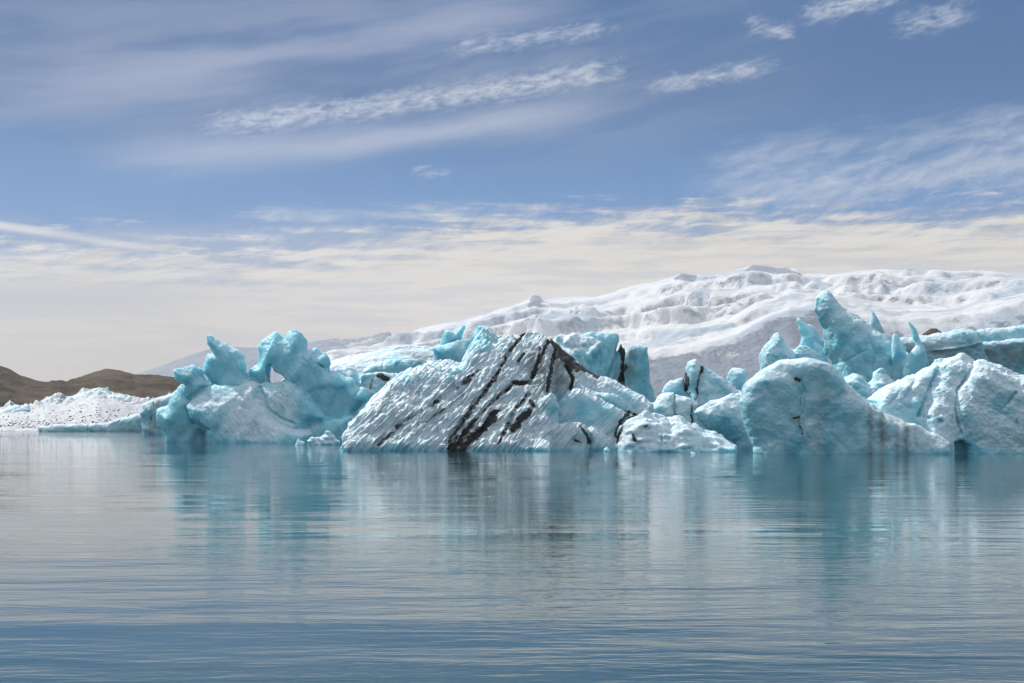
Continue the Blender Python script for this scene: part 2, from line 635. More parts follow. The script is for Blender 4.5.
def berg(name, label, cat, Y, base, lobes, grooves=(), ash=(), stain_shade=(), blues=(), blue=0.45, lumps=((18, 0.7), (9, 0.5)),
         stria=(), rough=0.6, res=1.0, depth=None, group=None, seed=1, warp=0.8, scal=0.5, facets=((30, 2.0), (13, 1.3), (7, 0.6)), thr=4.0, material=None):
    """Ice block built as a solid from lobes. Shapes are in units of 1/F of its distance Y; depth grows away from the viewer."""
    u = Y / F
    pts = np.concatenate([np.array(l['p']) for l in lobes if not l['cut']])
    x0, x1 = pts[:, 0].min() - 8, pts[:, 0].max() + 8
    z0, z1 = pts[:, 1].min() - 8, base + 9
    ys = [(l['y'] - l['tf'] - l['e'] - l['kf'] * 70 - 6 + min(0, l['ly'] * 70), l['y'] + l['tb'] + l['e'] + l['kb'] * 70 + 6 + max(0, l['ly'] * 70))
          for l in lobes if not l['cut']]
    d0, d1 = min(a for a, b in ys), max(b for a, b in ys)
    if depth: d0, d1 = max(d0, depth[0]), min(d1, depth[1])
    h = res
    gx = np.arange(x0, x1, h)
    gz = np.arange(z0, z1, h)
    gy = np.arange(d0, d1, h)
    X2, Z2 = np.meshgrid(gx, gz, indexing='ij')           # picture-like plane
    sh = (len(gx), len(gy), len(gz))
    q2 = np.stack([X2.ravel() / 9.0, Z2.ravel() / 9.0, np.full(X2.size, seed * 3.7)], 1)
    WX = X2 + warp * (fbm(q2, 3, seed=seed)).reshape(X2.shape) * 2
    WZ = Z2 + warp * (fbm(q2, 3, seed=seed + 9)).reshape(X2.shape) * 2
    WZ = np.where(Z2 > base - thr, Z2, WZ)
    G = None
    Yg = gy[None, :, None].astype(np.float32)
    for l in lobes:
        c = 1 + l['y'] / F
        p = np.array(l['p'], float)
        p[:, 1] = np.where(p[:, 1] > base - thr, base + 60, p[:, 1])
        if not l['cut']: p = chaikin(p, l['n'])
        else: p = chaikin(p, 1)
        p = np.stack([512 + (p[:, 0] - 512) * c, HZ + (p[:, 1] - HZ) * c], 1)
        d2 = poly_sd(WX, WZ, p)
        if l['cut']:
            f = np.broadcast_to(d2[:, None, :], sh).astype(np.float32)
            if l['tf'] > 0: f = np.maximum(f, np.abs(Yg - l['y']) - l['tf'])
            G = smax(G, -f, l['k'])
            continue
        up = base - Z2
        top = base - min(q[1] for q in l['p'])
        bul = 1 - np.exp(np.minimum(d2, 0) / l['L'])
        spread = np.clip(top - up, 0, None)
        yc = l['y'] + l['ly'] * up + l['lx'] * (X2 - p[:, 0].mean())
        Tf = l['e'] + l['tf'] * bul + l['kf'] * spread * np.minimum(1, bul * 1.6)
        Tb = l['e'] + l['tb'] * bul + l['kb'] * spread * np.minimum(1, bul * 1.6)
        lo = (yc - Tf)[:, None, :].astype(np.float32)
        hi = (yc + Tb)[:, None, :].astype(np.float32)
        f = np.maximum(lo - Yg, Yg - hi) * 0.8
        f = smax(f, d2[:, None, :].astype(np.float32), l['r'])
        G = f if G is None else smin(G, f, l['k'])
    for i, (L_, amp) in enumerate(lumps):
        G = G + amp * 1.6 * (np.abs(lattice(sh, L_ / h, seed * 31 + i)) - 0.45)
    rs = np.random.RandomState(seed * 7 + 1)
    tri = lambda a: np.abs((a % 1.0) * 2 - 1)
    wf = lattice(sh, 20 / h, seed * 31 + 17)
    for (L_, amp) in facets:                                # flat broken faces meeting in sharp edges
        for _ in range(3):
            d = rs.normal(size=3) * np.array([1, 0.8, 0.8])
            d /= np.linalg.norm(d) * L_
            a = (gx * d[0])[:, None, None] + (gy * d[1])[None, :, None] + (gz * d[2])[None, None, :] + 0.15 * wf + rs.rand()
            G = G + (amp * (tri(a) - 0.5)).astype(np.float32)
    for gl in grooves:
        view, pl, w, dep = gl[:4]
        d = line_d(WX, WZ, T(view, pl))
        dd = gl[4] if len(gl) > 4 else 0.0
        gg = (dep * np.exp(-(d / w) ** 2))[:, None, :].astype(np.float32)
        G = G + gg
    v, q = surface_nets(G)
    v = np.stack([gx[0] + v[:, 0] * h, gy[0] + v[:, 1] * h, gz[0] + v[:, 2] * h], 1)   # (x, depth, row)
    # fine relief along the normals
    w = np.stack([v[:, 0], v[:, 1], -v[:, 2]], 1)
    nrm = vnormals(w, q)
    disp = rough * fbm(w / 7.0, 4, 0.55, seed + 3) * 1.6
    if scal:
        disp -= scal * (np.abs(perlin(w / 4.0, seed + 5)) + 0.5 * np.abs(perlin(w / 2.2, seed + 6))) * 1.6
    groove_shade = np.zeros(len(w))
    for (ang, across, along, amp, *rg) in stria:
        ca, sa = math.cos(R(ang)), math.sin(R(ang))
        uu = w[:, 0] * ca + w[:, 2] * sa
        vv = -w[:, 0] * sa + w[:, 2] * ca + 1.5 * perlin(w / 18.0, seed + 8)
        qq = np.stack([uu / along, vv / across, w[:, 1] / (across * 2.5)], 1)
        s = amp * fbm(qq, 3, 0.4, seed + 11, ridged=True)
        if rg:
            pd = poly_sd(v[:, 0], v[:, 2], np.array(T(rg[0], rg[1])))
            s = s * np.clip(0.5 - pd / 6, 0, 1)
        disp += s
        groove_shade = groove_shade + np.clip(-s / amp - 0.05, 0, 1)
    w = w + nrm * disp[:, None]
    # masks, found where the marks lie
    cc = 1 + w[:, 1] / F
    px, py = 512 + (w[:, 0] - 512) / cc, HZ + (-w[:, 2] - HZ) / cc
    wob = np.stack([w[:, 0] / 6, w[:, 1] / 6, w[:, 2] / 6], 1)
    jx, jy = px + 2.6 * fbm(wob, 4, .6, seed=seed + 21), py + 2.6 * fbm(wob, 4, .6, seed=seed + 22)
    vary = np.clip(1.1 + 1.5 * fbm(wob * 0.9, 3, .6, seed=seed + 23), 0.5, 2.4)
    vary2 = np.clip(1.0 + 0.8 * fbm(wob * 0.5, 2, seed=seed + 24), 0.5, 1.3)
    M = np.zeros((len(w), 3))
    M[:, 0] = blue + 0.25 * fbm(w / 22.0, 3, seed=seed + 2)
    for (view, bx, by, br, bs) in blues:
        (cx, cy), = T(view, [(bx, by)])
        M[:, 0] += bs * np.exp(-((px - cx) ** 2 + (py - cy) ** 2) / (br / VIEW[view][2]) ** 2)
    M[:, 0] += 0.55 * groove_shade  # bluish shadow of the grooves, painted in as bluer ice
    M[:, 0] += 0.6 * np.exp(-(np.clip(CAM_H + (HZ + w[:, 2]) * u, 0, None) / 0.45) ** 2)     # wet, clean ice at the waterline
    for (view, pl, wd, st) in ash:
        d = line_d(jx, jy, T(view, pl))
        M[:, 1] = np.maximum(M[:, 1], np.minimum(1, st * vary2) * np.exp(-(d / (wd * 1.2 * vary)) ** 2))
        M[:, 2] = np.maximum(M[:, 2], 0.6 * st * vary2 * np.exp(-(d / (wd * 2.2 + 1.5)) ** 2) * np.clip(0.8 + 0.9 * fbm(wob * 1.7, 3, .6, seed=seed + 26), 0, 1))
    for (view, pl, wd, st) in stain_shade:
        d = line_d(jx, jy, T(view, pl))
        M[:, 2] = np.maximum(M[:, 2], st * vary2 * np.exp(-(d / (wd * (0.5 + 0.5 * vary))) ** 2))
    M = np.clip(M, 0, 1)
    wx, wy, wz = (w[:, 0] - 512) * u, w[:, 1] * u, CAM_H + (HZ + w[:, 2]) * u
    cx, cy = wx.mean(), wy.mean()
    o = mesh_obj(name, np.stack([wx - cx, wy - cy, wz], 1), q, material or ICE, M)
    o.location = (cx, Y + cy, 0)
    tag(o, label, cat, group)
    # crusts of dark sediment: each its own thin raised sheet lying on the ice
    dark = (M[q, 1].mean(1) > 0.5)
    if dark.any():
        loc = np.stack([wx - cx, wy - cy, wz], 1)
        n2 = vnormals(loc, q)
        if np.dot((loc - loc.mean(0)).ravel(), n2.ravel()) < 0: n2 = -n2
        qs = q[dark]
        par = np.arange(len(w))
        for _ in range(400):                                 # connected pieces by label spreading
            m = par[qs].min(1)
            new = par.copy()
            for k in range(4): np.minimum.at(new, qs[:, k], m)
            if (new == par).all(): break
            par = new
        lab = par[qs[:, 0]]
        for l in np.unique(lab):
            f = qs[lab == l]
            if len(f) < 45: continue
            ids, inv = np.unique(f, return_inverse=True)
            inv = inv.reshape(f.shape)
            nb = len(ids)
            top = loc[ids] + n2[ids] * 0.035
            bot = loc[ids] - n2[ids] * 0.10
            e = np.concatenate([inv[:, [k, (k + 1) % 4]] for k in range(4)])
            key = {}
            for a_, b_ in e.tolist():
                key[(a_, b_)] = True
            rim = np.array([(a_, b_) for (a_, b_) in key if (b_, a_) not in key])
            side = np.stack([rim[:, 1], rim[:, 0], rim[:, 0] + nb, rim[:, 1] + nb], 1)
            ff = np.concatenate([inv, inv[:, ::-1] + nb, side])
            mesh_obj('ash_band', np.concatenate([top, bot]), ff, ASH, parent=o)
    return o


# ------------------------------------------------------------------ water
def water():
    s = 60000.0
    v = np.array([(-s, -2000, 0), (s, -2000, 0), (s, s, 0), (-s, s, 0)], float)
    o = mesh_obj('water', v, np.array([[0, 1, 2, 3]]), WATER, smooth=False)
    tag(o, kind='structure')


water()


# ------------------------------------------------------------------ land
def interp(pts, x):
    p = np.array(pts, float)
    return np.interp(x, p[:, 0], p[:, 1])


def sheet(name, pxs, rows, zfun, material, maskfun=None):
    """terrain sheet fanned out from the lagoon: one column per bearing, one row per distance"""
    PX, YY = np.meshgrid(pxs, rows, indexing='ij')
    X = (PX - 512) / F * YY
    Z = zfun(PX, YY, X)
    n, m = PX.shape
    i = np.arange(n * m).reshape(n, m)
    q = np.stack([i[:-1, :-1].ravel(), i[1:, :-1].ravel(), i[1:, 1:].ravel(), i[:-1, 1:].ravel()], 1)
    v = np.stack([X.ravel(), YY.ravel(), Z.ravel()], 1)
    mk = maskfun(PX, YY, X, Z) if maskfun else None
    o = mesh_obj(name, v, q, material, mk)
    tag(o, kind='structure')
    return o


RIDGE = [(-700, 410), (240, 408), (290, 378), (330, 354), (360, 347), (390, 339), (420, 331), (460, 322), (495, 312), (520, 304), (535, 297), (545, 300), (560, 299),
         (600, 297), (620, 291), (650, 283), (672, 279), (682, 275), (692, 277), (712, 276), (728, 272), (745, 268), (752, 266), (765, 268),
         (776, 270), (790, 269), (797, 270), (803, 275), (830, 276), (865, 271), (880, 269), (905, 271), (950, 273), (985, 273), (1024, 277), (1200, 284), (1700, 330)]
RIM = [(-700, 415), (240, 412), (290, 398), (330, 380), (420, 378), (500, 374), (600, 362), (650, 354), (700, 348), (735, 338), (765, 322), (790, 312),
       (812, 310), (850, 316), (900, 322), (950, 318), (990, 310), (1030, 300), (1200, 305), (1700, 360)]


def mountain_z(PX, YY, X):
    er = HZ - interp(RIM, PX)
    eg = HZ - interp(RIDGE, PX)
    Y0, Y1, Y2 = 7900.0, 8700.0, 12600.0
    P = np.stack([X.ravel() / 750, YY.ravel() / 650, np.zeros(X.size)], 1)
    n1 = fbm(P, 6, 0.5, 41).reshape(X.shape)
    n2 = fbm(P * np.array([0.5, 1.0, 1]), 5, 0.55, 55, ridged=True).reshape(X.shape)
    n3 = fbm(P * 2.2, 5, 0.55, 77, ridged=True).reshape(X.shape)
    t1 = np.clip((YY - Y0) / (Y1 - Y0), 0, 1)
    t2 = np.clip((YY - Y1) / (Y2 - Y1), 0, 1)
    t3 = np.clip((YY - Y2) / 3500, 0, 1)
    ph = t2 * 5.2 + 1.3 * n1 + 0.9 * fbm(P * 0.4, 3, 0.5, 48).reshape(X.shape) + PX * 0.003
    fr = ph % 1.0
    tt = t2 + 0.20 * np.sin(t2 * math.pi) * (np.clip(fr / 0.16, 0, 1) * (1 - fr) * 1.25 - 0.45)
    e = er * t1 ** 0.75 + (eg - er) * (1.06 * tt - 0.06 * tt ** 3 + 0.10 * np.sin(t2 * math.pi) * n1)
    z = CAM_H + e * YY / F
    amp = np.where(YY < Y1, 30 * t1, 30 + 130 * np.sin(np.clip(t2, 0, 1) * math.pi))
    z += amp * (n1 * 0.8 + (n2 - 0.3) * 0.6) + 26 * (n3 - 0.3) * t1
    gul = fbm(np.stack([X.ravel() / 160, YY.ravel() / 1500, np.zeros(X.size)], 1), 4, 0.5, 13, ridged=True).reshape(X.shape)
    z -= 45 * gul * np.sin(t1 * math.pi)
    # cirque wall below the middle of the ridge
    for (cx, cy, rx, ry, dep) in ((648, 11000, 32, 480, 230), (770, 12100, 30, 260, 110), (720, 10700, 40, 300, 60)):
        k = np.exp(-((PX - cx) / rx) ** 2 - ((YY - cy) / ry) ** 2)
        z -= dep * k
    z -= t3 * 420
    return np.where(YY < Y0 + 1, -20, z)


def mountain_mask(PX, YY, X, Z):
    Y1 = 8700.0
    P = np.stack([X.ravel() / 500, YY.ravel() / 500, np.zeros(X.size)], 1)
    n1 = fbm(P, 5, 0.6, 91).reshape(X.shape)
    rock = np.clip((Y1 + 40 - YY) / 160, 0, 1) * 0.75 + 0.05
    crest = np.exp(-((YY - 12350) / 480) ** 2) * (np.exp(-((PX - 770) / 26) ** 2) + 0.8 * np.exp(-((PX - 686) / 12) ** 2) + 0.9 * np.exp(-((PX - 536) / 7) ** 2))
    rock = np.maximum(rock, crest * 1.15)
    for (cx, cy, rx, ry, s) in ((645, 10950, 24, 260, .62), (667, 11200, 8, 200, .7), (815, 10800, 8, 250, .6), (600, 9800, 9, 200, .5),
                                (930, 9300, 60, 250, .22), (870, 9200, 50, 200, .3), (785, 9100, 18, 200, .4)):
        rock = np.maximum(rock, s * np.exp(-((PX - cx) / rx) ** 2 - ((YY - cy) / ry) ** 2))
    gu = fbm(np.stack([(X.ravel() + 0.4 * YY.ravel()) / 130, YY.ravel() / 900, np.zeros(X.size)], 1), 5, 0.6, 19, ridged=True).reshape(X.shape)
    rock = rock - np.clip((Y1 + 60 - YY) / 160, 0, 1) * (0.10 + 0.5 * np.clip((PX - 800) / 120, 0, 1)) * np.clip(gu + 0.2, 0, 1)
    rock = rock + 0.18 * n1
    return np.stack([np.clip(rock, 0, 1).ravel(), np.zeros(X.size), np.zeros(X.size)], 1)


sheet('snowy_mountain', np.arange(-650, 1650, 2.2), np.concatenate([np.linspace(7880, 8800, 70), np.linspace(8820, 12700, 260), np.linspace(12760, 16200, 30)]),
      mountain_z, MOUNT, mountain_mask)

FAR = [(-900, 380), (60, 392), (110, 382), (135, 376), (150, 371), (170, 364), (190, 356), (205, 351), (228, 347), (260, 349), (300, 347), (330, 340), (355, 337),
       (372, 334), (386, 331), (390, 333), (394, 339), (420, 350), (480, 362), (600, 380)]


def far_z(PX, YY, X):
    e = HZ - interp(FAR, PX)
    P = np.stack([X.ravel() / 800, YY.ravel() / 1100, np.zeros(X.size)], 1)
    n2 = fbm(P, 6, 0.55, 155, ridged=True).reshape(X.shape)
    t = np.clip((YY - 9600) / 2400, 0, 1)
    tb = np.clip((YY - 12000) / 1500, 0, 1)
    return CAM_H + e * 12000 / F * (t ** 0.9) + 90 * (n2 - 0.35) * np.sin(t * math.pi) + 40 * (n2 - 0.3) - tb * 500


def far_mask(PX, YY, X, Z):
    P = np.stack([X.ravel() / 700, YY.ravel() / 700, np.zeros(X.size)], 1)
    n1 = fbm(P, 5, 0.6, 33)
    s = np.clip((PX.ravel() - 270) / 60, 0, 1)
    return np.stack([np.clip(0.98 - 0.35 * s + 0.3 * n1, 0, 1), n1 * 0, n1 * 0], 1)


sheet('distant_mountain_range', np.arange(-800, 640, 2.5), np.linspace(9590, 13600, 140), far_z, MOUNT, far_mask)

HILLS = [(-900, 330), (-400, 338), (-100, 352), (0, 366.5), (10, 370), (21, 377), (37, 381.5), (47, 383), (57, 381.5), (60, 381), (67, 383), (80, 378.5), (95, 372.5), (105, 369.3), (113, 369.3),
         (123, 371.5), (135, 374.5), (158, 375.4), (176, 377.8), (230, 384), (300, 397), (380, 410), (480, 426)]


def hill_z(PX, YY, X):
    e = HZ - interp(HILLS, PX)
    P = np.stack([X.ravel() / 130, YY.ravel() / 130, np.zeros(X.size)], 1)
    n1 = fbm(P, 6, 0.5, 61, ridged=True).reshape(X.shape)
    t = np.clip((YY - 1250) / 650, 0, 1)
    tb = np.clip((YY - 1900) / 500, 0, 1)
    return e * 1900 / F * t ** 0.8 + 22 * (n1 - 0.3) * np.sin(t * math.pi) + 3.0 * (n1 - 0.3) * t - tb * 45 + CAM_H * t - 3 * (1 - t)


sheet('brown_hill', np.arange(-850, 500, 1.5), np.linspace(1240, 2400, 150), hill_z, HILL)

NUN = [(880, 423), (905, 345), (920, 333), (926, 329), (931, 326), (936, 326), (942, 329.5), (946, 333), (960, 345), (990, 423)]


def rock_z(PX, YY, X):
    e = HZ - interp(NUN, PX)
    t = np.clip(1 - np.abs(YY - 3000) / 260, 0, 1)
    P = np.stack([X.ravel() / 60, YY.ravel() / 60, np.zeros(X.size)], 1)
    n1 = fbm(P, 5, 0.5, 66, ridged=True).reshape(X.shape)
    return e * 3000 / F * t ** 0.7 + 6 * (n1 - 0.4) * t - 2


sheet('dark_rock_hill', np.arange(876, 996, 1.2), np.linspace(2735, 3265, 60), rock_z, HILL)

# snow and ice bank along the left shore
BANK = [(-500, 395), (-60, 409), (0, 409.5), (9, 406), (29, 405.5), (42, 403), (46, 398), (58, 398.5), (70, 397), (88, 391.5), (98, 388.6), (109, 391.5), (123, 395),
        (133, 397), (141, 398.5), (153, 398.5), (169, 394.5), (190, 394), (240, 398), (300, 402), (340, 408), (380, 423)]


def bank_z(PX, YY, X):
    e = HZ - interp(BANK, PX)
    P = np.stack([X.ravel() / 11, YY.ravel() / 16, np.zeros(X.size)], 1)
    b = np.abs(fbm(P, 6, 0.6, 71)).reshape(X.shape)
    f = fbm(P * 3, 4, 0.55, 72).reshape(X.shape)
    sh = 536 + 10 * fbm(np.stack([X.ravel() / 30, X.ravel() * 0, X.ravel() * 0], 1), 3, seed=5).reshape(X.shape)
    t = np.clip((YY - sh) / 150, 0, 1)
    tb = np.clip((YY - 690) / 60, 0, 1)
    z = (e * 690 / F + 3) * (0.35 * np.clip(t * 3, 0, 1) + 0.65 * t) * 1.0
    z += (13.0 * b - 2.0) * np.clip(t * 1.6 - 0.55, 0, 1) * (1 - 0.8 * np.clip((t - 0.9) * 10, 0, 1)) + 0.9 * f * t
    return np.where(t <= 0, -1.5, z + 0.15) - tb * 14


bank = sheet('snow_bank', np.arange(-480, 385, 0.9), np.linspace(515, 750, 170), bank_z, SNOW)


def rubble():
    rs = np.random.RandomState(3)
    phi = (1 + 5 ** 0.5) / 2
    iv = np.array([(-1, phi, 0), (1, phi, 0), (-1, -phi, 0), (1, -phi, 0), (0, -1, phi), (0, 1, phi), (0, -1, -phi), (0, 1, -phi),
                   (phi, 0, -1), (phi, 0, 1), (-phi, 0, -1), (-phi, 0, 1)]) / 1.9
    it = np.array([(0, 11, 5), (0, 5, 1), (0, 1, 7), (0, 7, 10), (0, 10, 11), (1, 5, 9), (5, 11, 4), (11, 10, 2), (10, 7, 6), (7, 1, 8),
                   (3, 9, 4), (3, 4, 2), (3, 2, 6), (3, 6, 8), (3, 8, 9), (4, 9, 5), (2, 4, 11), (6, 2, 10), (8, 6, 7), (9, 8, 1)])
    n = 2200
    px = rs.uniform(-150, 165, n)
    yy = 543 + np.abs(rs.normal(size=n)) * 16 + 40 * rs.rand(n) * (rs.rand(n) < 0.12)
    up = np.clip((px - 60) / 90, 0, 1) * 18
    yy = yy + up
    X = (px - 512) / F * yy
    Z = bank_z(px[:, None], yy[:, None], X[:, None])[:, 0]
    vs, fs = [], []
    for i in range(n):
        if Z[i] < 0.2: continue
        s = 0.10 + 0.26 * rs.rand() ** 3
        k = iv * rs.uniform(0.7, 1.3, iv.shape) * np.array([s * rs.uniform(0.8, 1.6), s, s * 0.8])
        fs.append(it + len(vs) * 12)
        vs.append(k + np.array([X[i], yy[i], Z[i] + s * 0.15]))
    o = mesh_obj('rubble', np.concatenate(vs), np.concatenate(fs), STONE, smooth=False)
    tag(o, kind='stuff')


rubble()

# ------------------------------------------------------------------ icebergs
GI = 'icebergs floating in the lagoon'

berg('iceberg', 'blue arched iceberg with a see-through hole and a tooth-shaped peak', 'iceberg', 219, 443, [
    lobe('2', [(25, 430), (30, 395), (80, 390), (85, 360), (110, 320), (135, 283), (170, 290), (200, 330), (260, 300), (320, 420), (300, 560), (135, 560), (70, 545), (75, 515), (40, 460)], y=4, tf=18, tb=22),
    lobe('2', [(105, 225), (200, 203), (235, 213), (248, 250), (290, 290), (240, 345), (180, 355), (160, 315), (165, 290), (118, 262)], y=-4, tf=8, tb=9, L=7, n=0, e=5),
    lobe('2', [(264, 72), (290, 84), (345, 102), (400, 142), (420, 160), (416, 170), (430, 190), (427, 225), (445, 255), (480, 270), (490, 340), (320, 330), (275, 285), (238, 237), (247, 200), (262, 160), (288, 152), (272, 128), (264, 105)], y=8, tf=12, tb=12, L=7, n=0, e=4.5),
    lobe('2', [(160, 385), (200, 345), (265, 300), (300, 283), (380, 293), (450, 268), (500, 290), (520, 360), (560, 420), (600, 442), (650, 460), (700, 470), (748, 500), (740, 520), (700, 545), (400, 560), (275, 560), (250, 520), (205, 480), (180, 440), (168, 415)], y=-10, tf=18, tb=25, kf=0.22, L=10),
    lobe('2', [(480, 110), (500, 85), (520, 68), (550, 48), (580, 60), (600, 92), (612, 65), (640, 46), (680, 65), (705, 100), (700, 130), (745, 122), (752, 150), (790, 152), (810, 190), (806, 225), (830, 222), (870, 242), (915, 268), (920, 300), (955, 298), (988, 345), (960, 380), (905, 430), (800, 560), (560, 560), (540, 430), (520, 350), (510, 290), (465, 265), (435, 245), (440, 218), (480, 190), (475, 150)], y=12, tf=15, tb=14, L=9, kf=0.12),
    lobe('2', [(405, 262), (440, 238), (500, 262), (525, 310), (430, 330)], y=10, tf=9, tb=12, L=6, e=3, n=0),
    lobe('2', [(470, 300), (500, 280), (560, 285), (620, 261), (690, 298), (730, 340), (770, 400), (812, 440), (730, 470), (720, 560), (560, 560), (540, 480), (490, 400)], y=-6, tf=13, tb=16, kf=0.15, L=9, n=0),
    lobe('2', [(690, 485), (760, 455), (850, 428), (905, 430), (885, 470), (868, 560), (700, 560)], y=-14, tf=8, tb=18, L=6),
    lobe('2', [(512, 202), (540, 193), (554, 226), (594, 245), (616, 262), (586, 281), (530, 284), (520, 250)], cut=True, tf=0, k=1.5),
    lobe('2', [(700, 310), (800, 290), (890, 310), (905, 380), (850, 425), (760, 425), (720, 370)], cut=True, y=-24, tf=19, k=7),
    lobe('2', [(742, 188), (758, 192), (795, 226), (768, 216)], cut=True, tf=0, k=1.0),
], grooves=[('2', [(500, 300), (545, 400), (600, 440), (660, 462)], 1.2, 2.5), ('2', [(180, 350), (250, 300), (290, 285)], 1.2, 2.0), ('2', [(165, 390), (210, 460), (300, 490)], 1.5, 2.0)],
    blues=[('2', 520, 235, 70, .5), ('2', 330, 250, 90, .5), ('2', 780, 360, 130, .55), ('2', 860, 400, 100, .5), ('2', 260, 500, 90, .35), ('2', 100, 430, 90, .35), ('2', 600, 120, 110, .3),
           ('2', 430, 420, 160, -.45), ('2', 620, 370, 90, -.35), ('2', 240, 380, 70, -.25)],
    blue=0.62, stria=[(-60, 3.2, 22, 0.7)], seed=2, group=GI, facets=((28, 1.7), (13, .7)), lumps=((18, .5),), scal=.25, rough=.25, res=.8, material=GLASSY)

